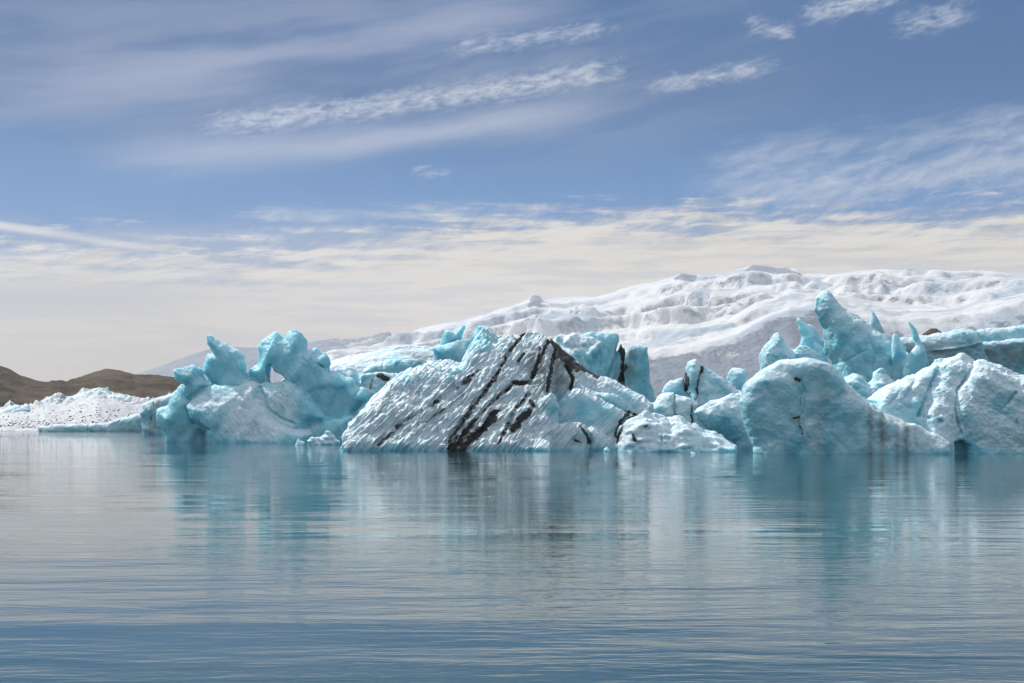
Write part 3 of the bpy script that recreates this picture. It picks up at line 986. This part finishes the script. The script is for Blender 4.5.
berg('iceberg', 'white striped iceberg crossed by slanting black ash bands', 'iceberg', 160, 451, [
    lobe('3', [(66, 600), (68, 540), (100, 490), (145, 440), (185, 390), (240, 340), (330, 262), (420, 230), (520, 215), (578, 225), (590, 200), (640, 110), (672, 78), (712, 84), (746, 120), (830, 105), (870, 100), (940, 110), (985, 140),
               (1020, 240), (1010, 340), (1000, 640), (700, 640), (66, 640)], y=36, tf=10, tb=26, kf=0.80, kb=0.3, L=9, lx=0.02, n=0),
    lobe('3', [(960, 130), (985, 138), (1030, 165), (1090, 220), (1160, 275), (1190, 288), (1235, 295), (1310, 340), (1390, 385), (1440, 415), (1440, 600), (940, 640)], y=34, tf=10, tb=26, kf=0.32, kb=0.3, L=7, n=0),
    lobe('3', [(395, 640), (400, 590), (430, 545), (520, 440), (600, 360), (720, 240), (830, 125), (880, 120), (980, 165), (1010, 300), (1000, 640)], y=24, tf=8, tb=20, kf=0.5, L=12),
    lobe('4', [(105, 640), (100, 510), (130, 430), (150, 388), (178, 356), (205, 345), (240, 356), (280, 380), (320, 400), (380, 425), (470, 462), (478, 480), (410, 520), (390, 640)], y=-8, tf=10, tb=24, kf=0.12, L=7),
    lobe('4', [(25, 500), (30, 405), (70, 366), (100, 360), (140, 408), (125, 500), (100, 640), (30, 640)], y=-32, tf=7, tb=18, kf=0.1, L=5),
    lobe('4', [(190, 300), (240, 330), (285, 368), (370, 370), (425, 390), (480, 452), (480, 500), (300, 450), (200, 380)], y=0, tf=8, tb=22, L=6),
    lobe('4', [(-110, 640), (-60, 560), (-10, 490), (30, 465), (90, 480), (150, 640)], y=-42, tf=9, tb=22, kf=0.15, L=7),
    lobe('4', [(20, 640), (30, 590), (65, 540), (105, 503), (160, 498), (230, 508), (262, 560), (270, 640)], y=-38, tf=10, tb=22, kf=0.15, L=7),
    lobe('4', [(248, 640), (245, 530), (275, 518), (330, 545), (375, 580), (392, 640)], y=-28, tf=9, tb=22, kf=0.15, L=6),
], grooves=[
    ('3', [(862, 102), (800, 185), (745, 285), (690, 365), (640, 430), (590, 500), (545, 560), (530, 620)], 1.1, 3.0),
    ('3', [(972, 140), (935, 210), (900, 300), (885, 325)], 1.4, 3.6), ('3', [(1005, 170), (985, 260), (965, 365)], 1.3, 3.4),
    ('3', [(885, 325), (815, 325), (770, 370), (700, 430), (640, 500), (575, 600)], 1.3, 3.0),
    ('3', [(740, 450), (690, 520), (600, 620)], 1.6, 2.6), ('3', [(880, 375), (820, 450), (770, 550)], 1.1, 2.4), ('3', [(900, 430), (850, 500), (810, 540)], 1.8, 2.6),
    ('3', [(660, 270), (560, 350), (450, 430), (380, 470), (300, 520), (215, 600)], 1.0, 2.2), ('3', [(600, 380), (480, 480), (395, 560), (390, 610)], 1.1, 2.4),
    ('4', [(165, 250), (190, 310), (180, 360)], 1.3, 3.0), ('4', [(300, 385), (380, 430), (460, 470)], 1.0, 1.5)],
    ash=[
    ('3', [(862, 102), (800, 185), (745, 285), (690, 365), (640, 430), (590, 500), (545, 560), (530, 620)], 1.25, 0.95),
    ('3', [(972, 140), (935, 210), (900, 300), (885, 325)], 1.5, 1.0), ('3', [(1005, 170), (985, 260), (965, 365)], 1.4, 1.0), ('3', [(885, 325), (815, 325), (800, 345)], 1.3, 1.0),
    ('3', [(800, 345), (770, 370), (700, 430), (640, 500), (575, 600)], 1.2, .9), ('3', [(560, 570), (545, 625)], 3.2, 1), ('3', [(735, 455), (690, 520), (640, 560), (585, 625)], 3.4, 1.0),
    ('3', [(650, 490), (600, 540), (555, 600)], 1.8, 1.0), ('3', [(880, 375), (820, 450), (770, 550), (745, 600)], 1.0, .8), ('3', [(890, 450), (850, 490), (815, 530)], 3.0, 1), ('3', [(860, 190), (840, 230)], 1.1, .8),
    ('3', [(640, 285), (600, 325), (565, 350)], 1.2, .75), ('3', [(480, 400), (455, 425)], 1.3, .9), ('3', [(380, 465), (320, 505), (300, 520)], 1.8, .62), ('3', [(280, 545), (215, 600)], 1.0, .7), ('3', [(520, 430), (440, 490), (395, 510)], 1.4, .5),
    ('4', [(95, 140), (130, 170), (150, 215), (215, 250), (300, 290)], 2.3, .9), ('4', [(130, 180), (175, 230), (200, 255)], 4.2, 1.0), ('4', [(165, 250), (190, 310), (180, 350)], 1.6, .9), ('4', [(45, 170), (30, 260), (0, 300)], 1.0, .7),
    ('4', [(440, 455), (400, 500), (380, 560)], 1.7, .8), ('4', [(470, 465), (420, 500)], 1.5, .7), ('4', [(225, 520), (255, 560), (260, 590)], 1.6, .75), ('4', [(200, 580), (225, 590)], 1.2, .7), ('4', [(0, 400), (20, 430)], 1.6, .7)],
    stain_shade=[('4', [(20, 210), (60, 330)], 10, .75), ('4', [(120, 220), (140, 330)], 9, .8), ('3', [(780, 420), (620, 600)], 10, .25), ('3', [(950, 330), (900, 460), (800, 570)], 9, .25), ('4', [(230, 290), (330, 330)], 5, .3)],
    blues=[('3', 660, 130, 60, .6), ('3', 335, 290, 35, .6), ('3', 570, 265, 50, .45), ('4', 230, 430, 80, .45), ('4', 330, 440, 80, .35), ('4', 90, 410, 60, .35), ('4', 400, 390, 60, .35), ('4', 480, 390, 60, .4), ('3', 740, 150, 60, .3), ('3', 450, 270, 90, .15)],
    blue=0.16, stria=[(52, 3.8, 46, 3.4, '3', [(40, 660), (60, 480), (330, 240), (700, 60), (900, 90), (1020, 300), (920, 560), (900, 660)]), (-20, 3.2, 14, 0.9, '3', [(200, 380), (330, 250), (580, 220), (560, 330), (400, 430)])],
    seed=3, group=GI, rough=0.4, scal=0.2, lumps=((18, .5),), material=GRAINED, facets=((40, 1.7), (15, .6)))

berg('iceberg', 'low white hummocky iceberg floating between the striped one and the round dome', 'iceberg', 150, 452, [
    lobe('4', [(385, 640), (388, 590), (400, 540), (440, 482), (480, 462), (512, 449), (545, 468), (600, 478), (650, 476), (690, 490), (740, 515), (790, 542), (880, 577), (930, 608), (960, 640)], y=-10, tf=10, tb=24, kf=0.35, L=9),
    lobe('4', [(560, 640), (575, 560), (620, 515), (680, 505), (740, 530), (800, 575), (850, 640)], y=-20, tf=8, tb=18, kf=0.3, L=9),
], grooves=[('4', [(560, 480), (580, 540), (560, 630)], 1.2, 1.6)], ash=[('4', [(505, 520), (520, 515)], 1.0, .8), ('4', [(460, 560), (470, 575)], 1.4, .9), ('4', [(430, 480), (400, 540), (385, 590)], 1.4, .6)],
    blue=0.12, blues=[('4', 900, 610, 60, .3)], seed=4, scal=0.5, group=GI)

berg('iceberg', 'smooth white boulder of ice leaning beside the teal dome', 'iceberg', 162, 451, [
    lobe('4', [(726, 450), (760, 428), (800, 408), (880, 378), (940, 372), (990, 400), (1020, 500), (1020, 640), (935, 640), (928, 592), (850, 562), (780, 522), (748, 490)], y=4, tf=14, tb=18, L=10),
], blue=0.3, blues=[('4', 830, 520, 60, .25), ('4', 940, 600, 60, .6)], seed=5, scal=0.5, facets=((30, 1.6), (12, .5)), lumps=((18, .4),), group=GI)

berg('iceberg', 'pale wedge-shaped iceberg with dark seams and a small triangular point in front', 'iceberg', 185, 447, [
    lobe('4', [(588, 372), (600, 340), (635, 308), (690, 299), (708, 340), (720, 400), (640, 400)], y=10, tf=9, tb=10, L=6),
    lobe('4', [(688, 290), (692, 262), (704, 236), (732, 219), (762, 240), (800, 268), (860, 310), (945, 372), (960, 640), (720, 640), (700, 370), (685, 330)], y=6, tf=10, tb=14, kf=0.1, L=6, n=0),
    lobe('4', [(738, 420), (752, 370), (772, 318), (785, 310), (805, 330), (852, 382), (860, 640), (738, 640)], y=-6, tf=6, tb=14, L=5, n=0),
    lobe('4', [(515, 640), (520, 440), (560, 400), (600, 364), (650, 366), (720, 398), (752, 420), (770, 640)], y=-4, tf=9, tb=16, kf=0.2, L=6),
], grooves=[('4', [(640, 375), (640, 480)], 1.0, 2.2), ('4', [(722, 420), (720, 500)], 1.0, 2.2), ('4', [(690, 290), (705, 370)], 1.2, 1.5)],
    ash=[('4', [(640, 385), (643, 480)], .8, .55), ('4', [(722, 425), (720, 500)], 1.0, .7), ('4', [(690, 285), (700, 330), (690, 360)], 1.6, .8), ('4', [(765, 255), (745, 330), (740, 400)], 1.2, .62)],
    stain_shade=[('4', [(745, 300), (735, 400)], 3, .35)],
    blue=0.42, blues=[('4', 720, 300, 60, .2), ('4', 840, 330, 60, .2)], seed=6, scal=.45, facets=((26, 1.2), (11, .5)), lumps=((18, .4),), group=GI)

berg('iceberg', 'small pale ice knob poking up between the seamed wedge and the teal dome', 'iceberg', 200, 445, [
    lobe('4', [(868, 330), (878, 295), (895, 265), (912, 255), (945, 262), (965, 275), (962, 315), (985, 330), (1000, 640), (880, 640)], y=0, tf=9, tb=10, L=6),
], blue=0.5, seed=7, scal=.4, facets=((20, 1.0),), lumps=((18, .4),), group=GI)

berg('iceberg', 'tall dark blue slab iceberg with upright fluted walls behind the striped slope', 'iceberg', 235, 443, [
    lobe('4', [(232, 112), (270, 99), (330, 103), (392, 108), (398, 150), (404, 200), (420, 640), (200, 640), (240, 250)], y=0, tf=9, tb=16, L=4, lx=0.35, n=0),
    lobe('4', [(390, 170), (400, 150), (425, 175), (435, 200), (430, 240), (440, 640), (350, 640), (360, 300)], y=2, tf=6, tb=16, L=4, n=0),
    lobe('4', [(418, 200), (436, 166), (480, 155), (528, 160), (534, 300), (546, 345), (562, 395), (580, 640), (380, 640)], y=-4, tf=8, tb=16, L=4, lx=0.55, n=0),
], grooves=[('4', [(395, 150), (375, 230), (345, 300)], 1.3, 3.0), ('4', [(330, 110), (325, 200), (310, 260)], .9, 1.0)],
    ash=[('4', [(405, 150), (418, 240), (405, 310)], 2.2, .8)], stain_shade=[('4', [(440, 180), (425, 320)], 6, .9), ('4', [(465, 180), (455, 300)], 3, .6)],
    blue=0.85, stria=[(82, 3.2, 30, 0.9)], seed=8, scal=0.2, facets=((30, .8),), lumps=((18, .6), (9, .4)), group=GI)

berg('iceberg', 'white-topped teal iceberg just behind the crest of the striped slope', 'iceberg', 215, 445, [
    lobe('4', [(40, 640), (60, 165), (85, 145), (120, 112), (180, 106), (240, 106), (312, 146), (302, 190), (275, 252), (290, 640)], y=6, tf=10, tb=40, L=6, kb=0.5, n=0),
    lobe('4', [(40, 640), (110, 180), (160, 172), (240, 170), (313, 146), (303, 190), (272, 252), (290, 640)], y=-6, tf=6, tb=16, L=4, n=0),
], blue=0.45, blues=[('4', 180, 120, 60, -.5), ('4', 240, 200, 50, .3)], stain_shade=[('4', [(160, 172), (310, 146)], 1.5, .5)], seed=9, group=GI)

berg('iceberg', 'broken bright blue ice block with a notched top above the striped slope', 'iceberg', 215, 445, [
    lobe('3', [(458, 225), (460, 165), (500, 152), (545, 138), (600, 120), (640, 118), (660, 200), (640, 640), (458, 640)], y=0, tf=10, tb=16, L=5, n=0),
    lobe('3', [(492, 160), (497, 140), (510, 95), (512, 85), (560, 95), (594, 76), (588, 115), (600, 160)], y=6, tf=7, tb=9, L=4, n=0),
    lobe('3', [(620, 200), (640, 112), (668, 80), (700, 80), (746, 118), (740, 200)], y=10, tf=8, tb=10, L=5, n=0),
], grooves=[('3', [(500, 155), (560, 135), (620, 125)], 1.2, 1.8)], blue=0.75, seed=10, scal=.3, facets=((24, 1.5), (11, .7)), material=GLASSY, group=GI)

berg('iceberg', 'flat snow-topped iceberg with a dark blue cliff between the arched and striped ones', 'iceberg', 300, 440, [
    lobe('3', [(-60, 300), (-40, 250), (10, 226), (100, 204), (170, 190), (240, 176), (330, 166), (400, 160), (465, 165), (520, 190), (560, 640), (-60, 640)], y=45, tf=8, tb=40, kf=0.9, L=8, kb=0.3),
    lobe('3', [(150, 640), (150, 272), (185, 245), (240, 230), (330, 217), (420, 222), (440, 240), (430, 640)], y=-4, tf=7, tb=22, L=4, n=0),
], grooves=[('3', [(240, 230), (238, 290)], .9, 1.5), ('3', [(335, 215), (300, 250)], .9, 1.2)],
    blue=0.22, blues=[('3', 290, 250, 60, .7), ('3', 190, 265, 40, .6), ('3', 390, 240, 40, .4), ('3', 120, 230, 80, -.2)], stain_shade=[('3', [(370, 235), (415, 225)], 3, .7), ('3', [(330, 190), (450, 205)], 2, .5)],
    seed=11, facets=((30, .8),), lumps=((18, .7), (8, .5)), group=GI)

berg('iceberg', 'squat pale teal iceberg with a black smudge below the snow-topped cliff', 'iceberg', 245, 441, [
    lobe('3', [(-30, 640), (-20, 290), (20, 268), (60, 265), (100, 262), (135, 285), (145, 640)], y=6, tf=8, tb=14, L=5),
    lobe('3', [(130, 640), (130, 300), (150, 282), (190, 270), (250, 273), (292, 296), (330, 330), (330, 640)], y=0, tf=8, tb=14, L=5),
], ash=[('3', [(215, 290), (260, 310)], 2.0, .95), ('3', [(190, 310), (178, 350)], 1.0, .7)], blue=0.5, seed=12, group=GI)

berg('iceberg', 'rounded teal ice dome with brown streaks running down its low flank', 'iceberg', 140, 454, [
    lobe('5', [(58, 415), (70, 385), (90, 348), (130, 302), (200, 270), (280, 261), (342, 267), (382, 288), (412, 320), (435, 352), (475, 392), (520, 422), (560, 450), (640, 470), (700, 508), (742, 520), (780, 552), (791, 600), (120, 600), (115, 570), (92, 530), (72, 460)], y=0, tf=15, tb=26, kf=0.03, L=7, r=4),
], grooves=[('5', [(262, 332), (277, 380), (272, 420), (258, 462), (275, 510), (285, 532)], .6, 1.0), ('5', [(500, 420), (510, 590)], 2.0, 1.0), ('5', [(545, 440), (545, 590)], 1.5, .7), ('5', [(420, 330), (360, 520), (430, 590)], 3.0, .9)],
    ash=[('5', [(256, 333), (268, 336)], 1.1, .95), ('5', [(276, 375), (272, 420)], .55, .6), ('5', [(250, 463), (265, 462)], 1.2, 1.0), ('5', [(262, 470), (278, 520)], .5, .6)],
    stain_shade=[('5', [(506, 430), (508, 600)], 2.6, .7), ('5', [(545, 450), (547, 600)], 3.4, .78), ('5', [(625, 470), (628, 600)], 3.6, .75), ('5', [(597, 470), (597, 590)], 2.2, .45), ('5', [(520, 440), (640, 480)], 3.0, .45), ('5', [(655, 500), (660, 560)], 2, .4), ('5', [(340, 275), (350, 420), (330, 560)], 7, .28), ('5', [(690, 520), (740, 560)], 5, .25)],
    blue=0.43, blues=[('5', 200, 450, 180, .1), ('5', 320, 320, 90, .15), ('5', 430, 540, 80, .2), ('5', 650, 560, 90, -.1)], seed=13, scal=0.35, rough=0.35, lumps=((18, 1.0), (7, .45)), facets=((32, .9),), res=.8, group=GI)

berg('iceberg', 'tall shark-fin iceberg peak rising behind the teal dome', 'iceberg', 190, 447, [
    lobe('5', [(322, 105), (328, 62), (345, 42), (358, 38), (375, 50), (410, 90), (440, 108), (480, 132), (540, 180), (590, 218), (632, 250), (640, 300), (620, 600), (400, 600), (380, 285), (356, 230), (348, 165)], y=0, tf=13, tb=16, kf=0.18, L=8, n=0),
], grooves=[('5', [(480, 190), (500, 250), (490, 310)], 1.4, 1.4), ('5', [(470, 240), (400, 280)], 1.2, 1.2)],
    blue=0.62, blues=[('5', 430, 290, 90, .4), ('5', 350, 120, 60, -.1), ('5', 600, 310, 60, .3)], seed=14, scal=0.4, facets=((34, 1.0), (14, .8)), lumps=((18, .4),), res=.8, group=GI)

berg('iceberg', 'blunt pyramid of pale blue ice peeking over the top of the teal dome', 'iceberg', 200, 446, [
    lobe('5', [(132, 310), (134, 255), (150, 216), (170, 200), (193, 180), (208, 195), (226, 225), (265, 246), (270, 600), (130, 600)], y=0, tf=9, tb=12, kf=0.15, L=6, n=0),
    lobe('5', [(200, 600), (240, 250), (262, 230), (300, 228), (320, 238), (340, 270), (345, 600)], y=-4, tf=8, tb=10, kf=0.1, L=6),
], blue=0.5, seed=15, scal=0.9, facets=((26, 1.2), (11, .5)), lumps=((18, .4),), group=GI)

berg('iceberg', 'thin upright ice sliver between the blunt pyramid and the fin peak', 'iceberg', 205, 445, [
    lobe('5', [(262, 133), (280, 142), (302, 152), (325, 178), (350, 208), (360, 260), (360, 600), (270, 600), (268, 230), (275, 190)], y=0, tf=5, tb=6, L=5, n=0),
    lobe('5', [(305, 600), (308, 225), (318, 208), (340, 214), (362, 245), (370, 600)], y=-6, tf=4, tb=6, L=4),
], blue=0.6, seed=16, rough=.3, lumps=((10, .8), (5, .3)), facets=((14, .8),), warp=.5, material=GLASSY, group=GI)

berg('iceberg', 'slender ice spike poking up behind the sloping back of the fin peak', 'iceberg', 215, 445, [
    lobe('5', [(500, 160), (508, 125), (511, 100), (520, 112), (532, 135), (545, 165), (560, 200), (560, 600), (480, 600)], y=0, tf=5, tb=6, L=4, n=0, e=2.2, r=.8),
], blue=0.5, rough=.25, lumps=((10, .5), (5, .2)), facets=(), warp=.3, seed=17, scal=.2, group=GI)

berg('iceberg', 'curved horn of translucent ice beside a stub of ice', 'iceberg', 185, 447, [
    lobe('5', [(631, 138), (642, 145), (655, 162), (672, 200), (690, 240), (703, 275), (700, 600), (610, 600), (612, 285), (640, 245), (657, 222), (650, 195), (646, 168), (636, 148)], y=0, tf=7, tb=8, L=5, n=0, e=2.6, r=.8),
    lobe('5', [(580, 600), (580, 200), (584, 182), (596, 186), (612, 215), (625, 240), (640, 600)], y=6, tf=4, tb=5, L=4, n=0, e=2, r=.8),
], blue=0.5, rough=.25, lumps=((10, .6), (5, .25)), facets=(), warp=.3, seed=18, scal=.2, material=GLASSY, blues=[('5', 650, 290, 40, .3)], group=GI)

berg('iceberg', 'low jagged ice shards in the gap between the dome and the ridged iceberg', 'iceberg', 160, 450, [
    lobe('5', [(400, 600), (415, 330), (450, 318), (475, 330), (492, 350), (515, 332), (540, 309), (562, 325), (585, 345), (600, 600)], y=0, tf=7, tb=12, kf=0.2, L=5, n=0),
    lobe('5', [(420, 600), (440, 372), (480, 360), (505, 382), (530, 400), (560, 600)], y=-9, tf=6, tb=10, kf=0.15, L=5, n=0),
], blue=0.4, blues=[('5', 480, 340, 50, .3)], seed=19, group=GI)

berg('iceberg', 'large white ridged iceberg with dark pits beside the brown-streaked dome', 'iceberg', 143, 454, [
    lobe('5', [(500, 600), (500, 402), (535, 370), (580, 350), (640, 320), (700, 286), (740, 270), (795, 255), (820, 300), (760, 420), (760, 600)], y=14, tf=9, tb=24, kf=0.3, L=7, n=0),
    lobe('5', [(640, 600), (655, 462), (680, 420), (700, 378), (740, 320), (775, 268), (805, 250), (828, 262), (850, 282), (830, 400), (830, 600)], y=2, tf=9, tb=24, kf=0.25, L=7, n=0),
    lobe('5', [(798, 600), (785, 525), (768, 440), (772, 385), (800, 340), (828, 292), (880, 270), (938, 284), (985, 318), (1024, 325), (1090, 330), (1160, 380), (1200, 470), (1210, 600)], y=-8, tf=17, tb=34, kf=0.12, L=10),
    lobe('5', [(560, 600), (575, 440), (600, 410), (635, 418), (660, 470), (680, 600)], y=-2, tf=8, tb=16, kf=0.2, L=6, n=0),
    lobe('5', [(785, 600), (785, 552), (820, 538), (848, 560), (850, 600)], cut=True, y=-30, tf=16, k=1.5),
], grooves=[('5', [(738, 300), (700, 370), (655, 460)], 2.2, 4.0), ('5', [(845, 285), (785, 375), (768, 440), (785, 520)], 1.4, 3.0), ('5', [(615, 400), (680, 310)], 1.5, 2.0), ('5', [(560, 420), (620, 355)], 1.3, 1.5),
            ('5', [(925, 430), (950, 395), (960, 385)], 1.8, 2.6), ('5', [(995, 470), (1000, 475)], 2.4, 4.5), ('5', [(715, 475), (722, 478)], 1.8, 3.0), ('5', [(680, 465), (686, 467)], 1.8, 3.0)],
    ash=[('5', [(998, 470), (1001, 476)], 1.6, .5), ('5', [(930, 430), (935, 400)], 1.2, .4)],
    blue=0.25, blues=[('5', 655, 440, 40, .6), ('5', 830, 560, 40, .7), ('5', 940, 410, 30, .5), ('5', 600, 380, 60, .15), ('5', 740, 330, 40, .3), ('5', 545, 410, 40, .3)], seed=20, scal=0.7, res=.85, facets=((34, 2.0), (14, .8)), group=GI)

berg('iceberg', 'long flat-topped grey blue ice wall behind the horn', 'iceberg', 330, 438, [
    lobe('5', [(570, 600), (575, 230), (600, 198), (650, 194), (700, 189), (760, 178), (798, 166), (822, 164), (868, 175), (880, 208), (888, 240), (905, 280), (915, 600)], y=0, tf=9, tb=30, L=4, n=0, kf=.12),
], grooves=[('5', [(700, 240), (780, 232), (870, 212)], 1.1, -1.6)], blue=0.72, blues=[('5', 720, 200, 100, -.2)], stain_shade=[('5', [(600, 240), (900, 250)], 9, .6)], seed=21, facets=((14, .5),), lumps=((18, .5), (7, .4)), group=GI)  # the wide dark mark is the cliff's shade, painted on its face

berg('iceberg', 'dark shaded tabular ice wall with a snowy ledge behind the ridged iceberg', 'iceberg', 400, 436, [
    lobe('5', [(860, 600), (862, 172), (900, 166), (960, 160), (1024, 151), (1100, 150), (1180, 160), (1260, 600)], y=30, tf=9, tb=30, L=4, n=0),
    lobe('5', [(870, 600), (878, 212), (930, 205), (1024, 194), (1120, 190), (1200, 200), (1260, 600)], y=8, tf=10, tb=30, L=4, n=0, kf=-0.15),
], blue=0.75, blues=[('5', 950, 200, 60, -.2)], stain_shade=[('5', [(880, 260), (1150, 250)], 14, .8)], seed=22, facets=((14, .5),), lumps=((18, .5), (7, .4)), group=GI)  # shade of the overhanging wall, put into its colour as a broad mark

# left shore
berg('iceberg', 'long low shelf of grey ice along the snowy shore', 'iceberg', 480, 431.6, [
    lobe('1', [(222, 420), (225, 380), (300, 369), (400, 366), (480, 364), (600, 359), (650, 340), (720, 324), (780, 309), (815, 318), (840, 420)], y=0, tf=5, tb=16, L=3, n=0),
], grooves=[('1', [(510, 360), (510, 400)], .8, 1.2), ('1', [(700, 330), (680, 360)], .8, 1)], blue=0.5, stain_shade=[('1', [(230, 400), (800, 400)], 4, .35)], res=0.6, rough=.3, lumps=((8, .5), (4, .25)), scal=.2, facets=(), warp=.3, seed=23, group=GI)

berg('iceberg', 'blocky white iceberg with vertical grey stripes at the end of the snowy shore', 'iceberg', 365, 434.6, [
    lobe('1', [(800, 300), (818, 252), (880, 225), (960, 194), (1040, 200), (1080, 440), (835, 440), (812, 380)], y=0, tf=7, tb=20, L=5, n=0),
], grooves=[('1', [(880, 240), (855, 420)], .7, 1.0)], ash=[('1', [(878, 245), (852, 420)], .7, .62)], stain_shade=[('1', [(900, 235), (868, 420)], 2.0, .7), ('1', [(930, 230), (905, 420)], 1.2, .4)],
    blue=0.4, blues=[('1', 820, 310, 30, .4)], res=0.6, rough=.3, lumps=((8, .5), (4, .25)), scal=.2, facets=(), warp=.3, seed=24, group=GI)

# blocks of ice resting on the snowy shore
GM = 'ice blocks on the snowy shore'


def mound(label, Y, base, pts, seed, blue=.2, stain_shade=(), tf=5):
    berg('ice_block', label, 'ice block', Y, base, [lobe('1', pts, tf=tf, tb=8, L=3.5, e=1.2, r=1.0, n=0, kf=.5)], blue=blue, stain_shade=stain_shade, res=0.5, rough=.4,
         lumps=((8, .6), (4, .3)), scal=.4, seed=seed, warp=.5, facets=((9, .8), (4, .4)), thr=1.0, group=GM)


mound('boxy pale ice block on the crest of the snowy shore', 650, 407.5, [(238, 275), (244, 236), (262, 215), (298, 212), (330, 221), (345, 245), (352, 280)], 51)
mound('long slanting ice ridge rising to the highest heap of the snowy shore', 655, 405, [(365, 262), (395, 232), (425, 203), (470, 184), (512, 181), (538, 198), (520, 240), (500, 268)], 52)
mound('highest ice block of the snowy shore, dark on one side', 665, 399, [(495, 225), (508, 184), (532, 167), (565, 158), (612, 164), (632, 186), (640, 225)], 53, .3, [('1', [(530, 185), (560, 180)], 1.2, .6)])
mound('broad low ice slab with a dark undercut at the near end of the snowy shore', 615, 419, [(-60, 345), (-50, 305), (0, 288), (50, 264), (110, 257), (165, 261), (180, 285), (140, 318), (60, 345)], 54, .2, [('1', [(0, 330), (70, 325), (140, 305)], 1.3, .95)])  # dark line paints the shade of the undercut below the slab
mound('low crumpled ice block below the highest heap of the snowy shore', 640, 403.5, [(590, 250), (605, 208), (650, 195), (700, 200), (748, 214), (755, 250)], 55, .15, [('1', [(600, 235), (640, 232)], 1.2, .7)])
mound('small grey ice lump in front of the slanting ice ridge', 630, 411, [(345, 295), (355, 268), (400, 258), (440, 256), (450, 295)], 56, .3)

# small floating pieces
GC = 'small floating ice pieces'


def chunk(label, Y, base, view, pts, seed, blue=0.05):
    berg('ice_chunk', label, 'ice chunk', Y, base, [lobe(view, pts, tf=3.5, tb=4, L=2.5, e=.8, r=1.0, n=0, k=1)], blue=blue, res=0.45, rough=.35,
         lumps=((5, .3), (2.5, .2)), scal=.3, seed=seed, warp=.4, facets=((5, .5 if Y > 100 else .15),), thr=1.2, group=GC)


chunk('jagged white ice lump between the arched and striped icebergs', 196, 445.6, '2', [(690, 560), (700, 535), (722, 520), (742, 524), (765, 518), (790, 490), (815, 508), (830, 530), (845, 540), (842, 560)], 31)
chunk('little white ice wedge beside the foot of the arched iceberg', 192, 446.2, '2', [(642, 565), (650, 540), (662, 530), (690, 545), (710, 560), (708, 566)], 32)
chunk('tiny white ice knob at the waterline below the black ash bands', 148, 453, '4', [(325, 640), (330, 618), (342, 612), (354, 622), (352, 640)], 33)
chunk('tiny lone ice lump adrift on open water', 82, 477.5, 'p', [(372, 480), (374, 476.4), (378, 475.2), (382, 476.2), (385, 477), (387, 480)], 34)

chunk('flat sliver of brash ice below the low hummocky iceberg', 139, 453.9, '4', [(690, 650), (695, 636), (715, 631), (740, 634), (752, 638), (754, 650)], 35)
chunk('tiny brash ice crumb below the white boulder of ice', 139, 454.2, '4', [(800, 650), (803, 638), (815, 634), (826, 640), (828, 650)], 36)

# ------------------------------------------------------------------ haze: one closed box of thin air
HAZE_DENSITY = 3.7e-5


def haze():
    x, y0, y1, z0, z1 = 20000.0, -1500.0, 17000.0, -1.0, 1560.0
    v = np.array([(sx * x, y, z) for z in (z0, z1) for (sx, y) in ((-1, y0), (1, y0), (1, y1), (-1, y1))], float)
    q = np.array([(3, 2, 1, 0), (4, 5, 6, 7), (0, 1, 5, 4), (1, 2, 6, 5), (2, 3, 7, 6), (3, 0, 4, 7)])
    m = bpy.data.materials.new('haze_air')
    m.use_nodes = True
    n = m.node_tree
    n.nodes.clear()
    o_ = n.nodes.new('ShaderNodeOutputMaterial')
    pv = n.nodes.new('ShaderNodeVolumePrincipled')
    pv.inputs['Color'].default_value = (0.90, 0.94, 1.0, 1)
    pv.inputs['Density'].default_value = HAZE_DENSITY
    pv.inputs['Anisotropy'].default_value = 0.3
    n.links.new(pv.outputs[0], o_.inputs['Volume'])
    o = mesh_obj('haze', v, q, m, smooth=False)
    tag(o, kind='stuff')


haze()
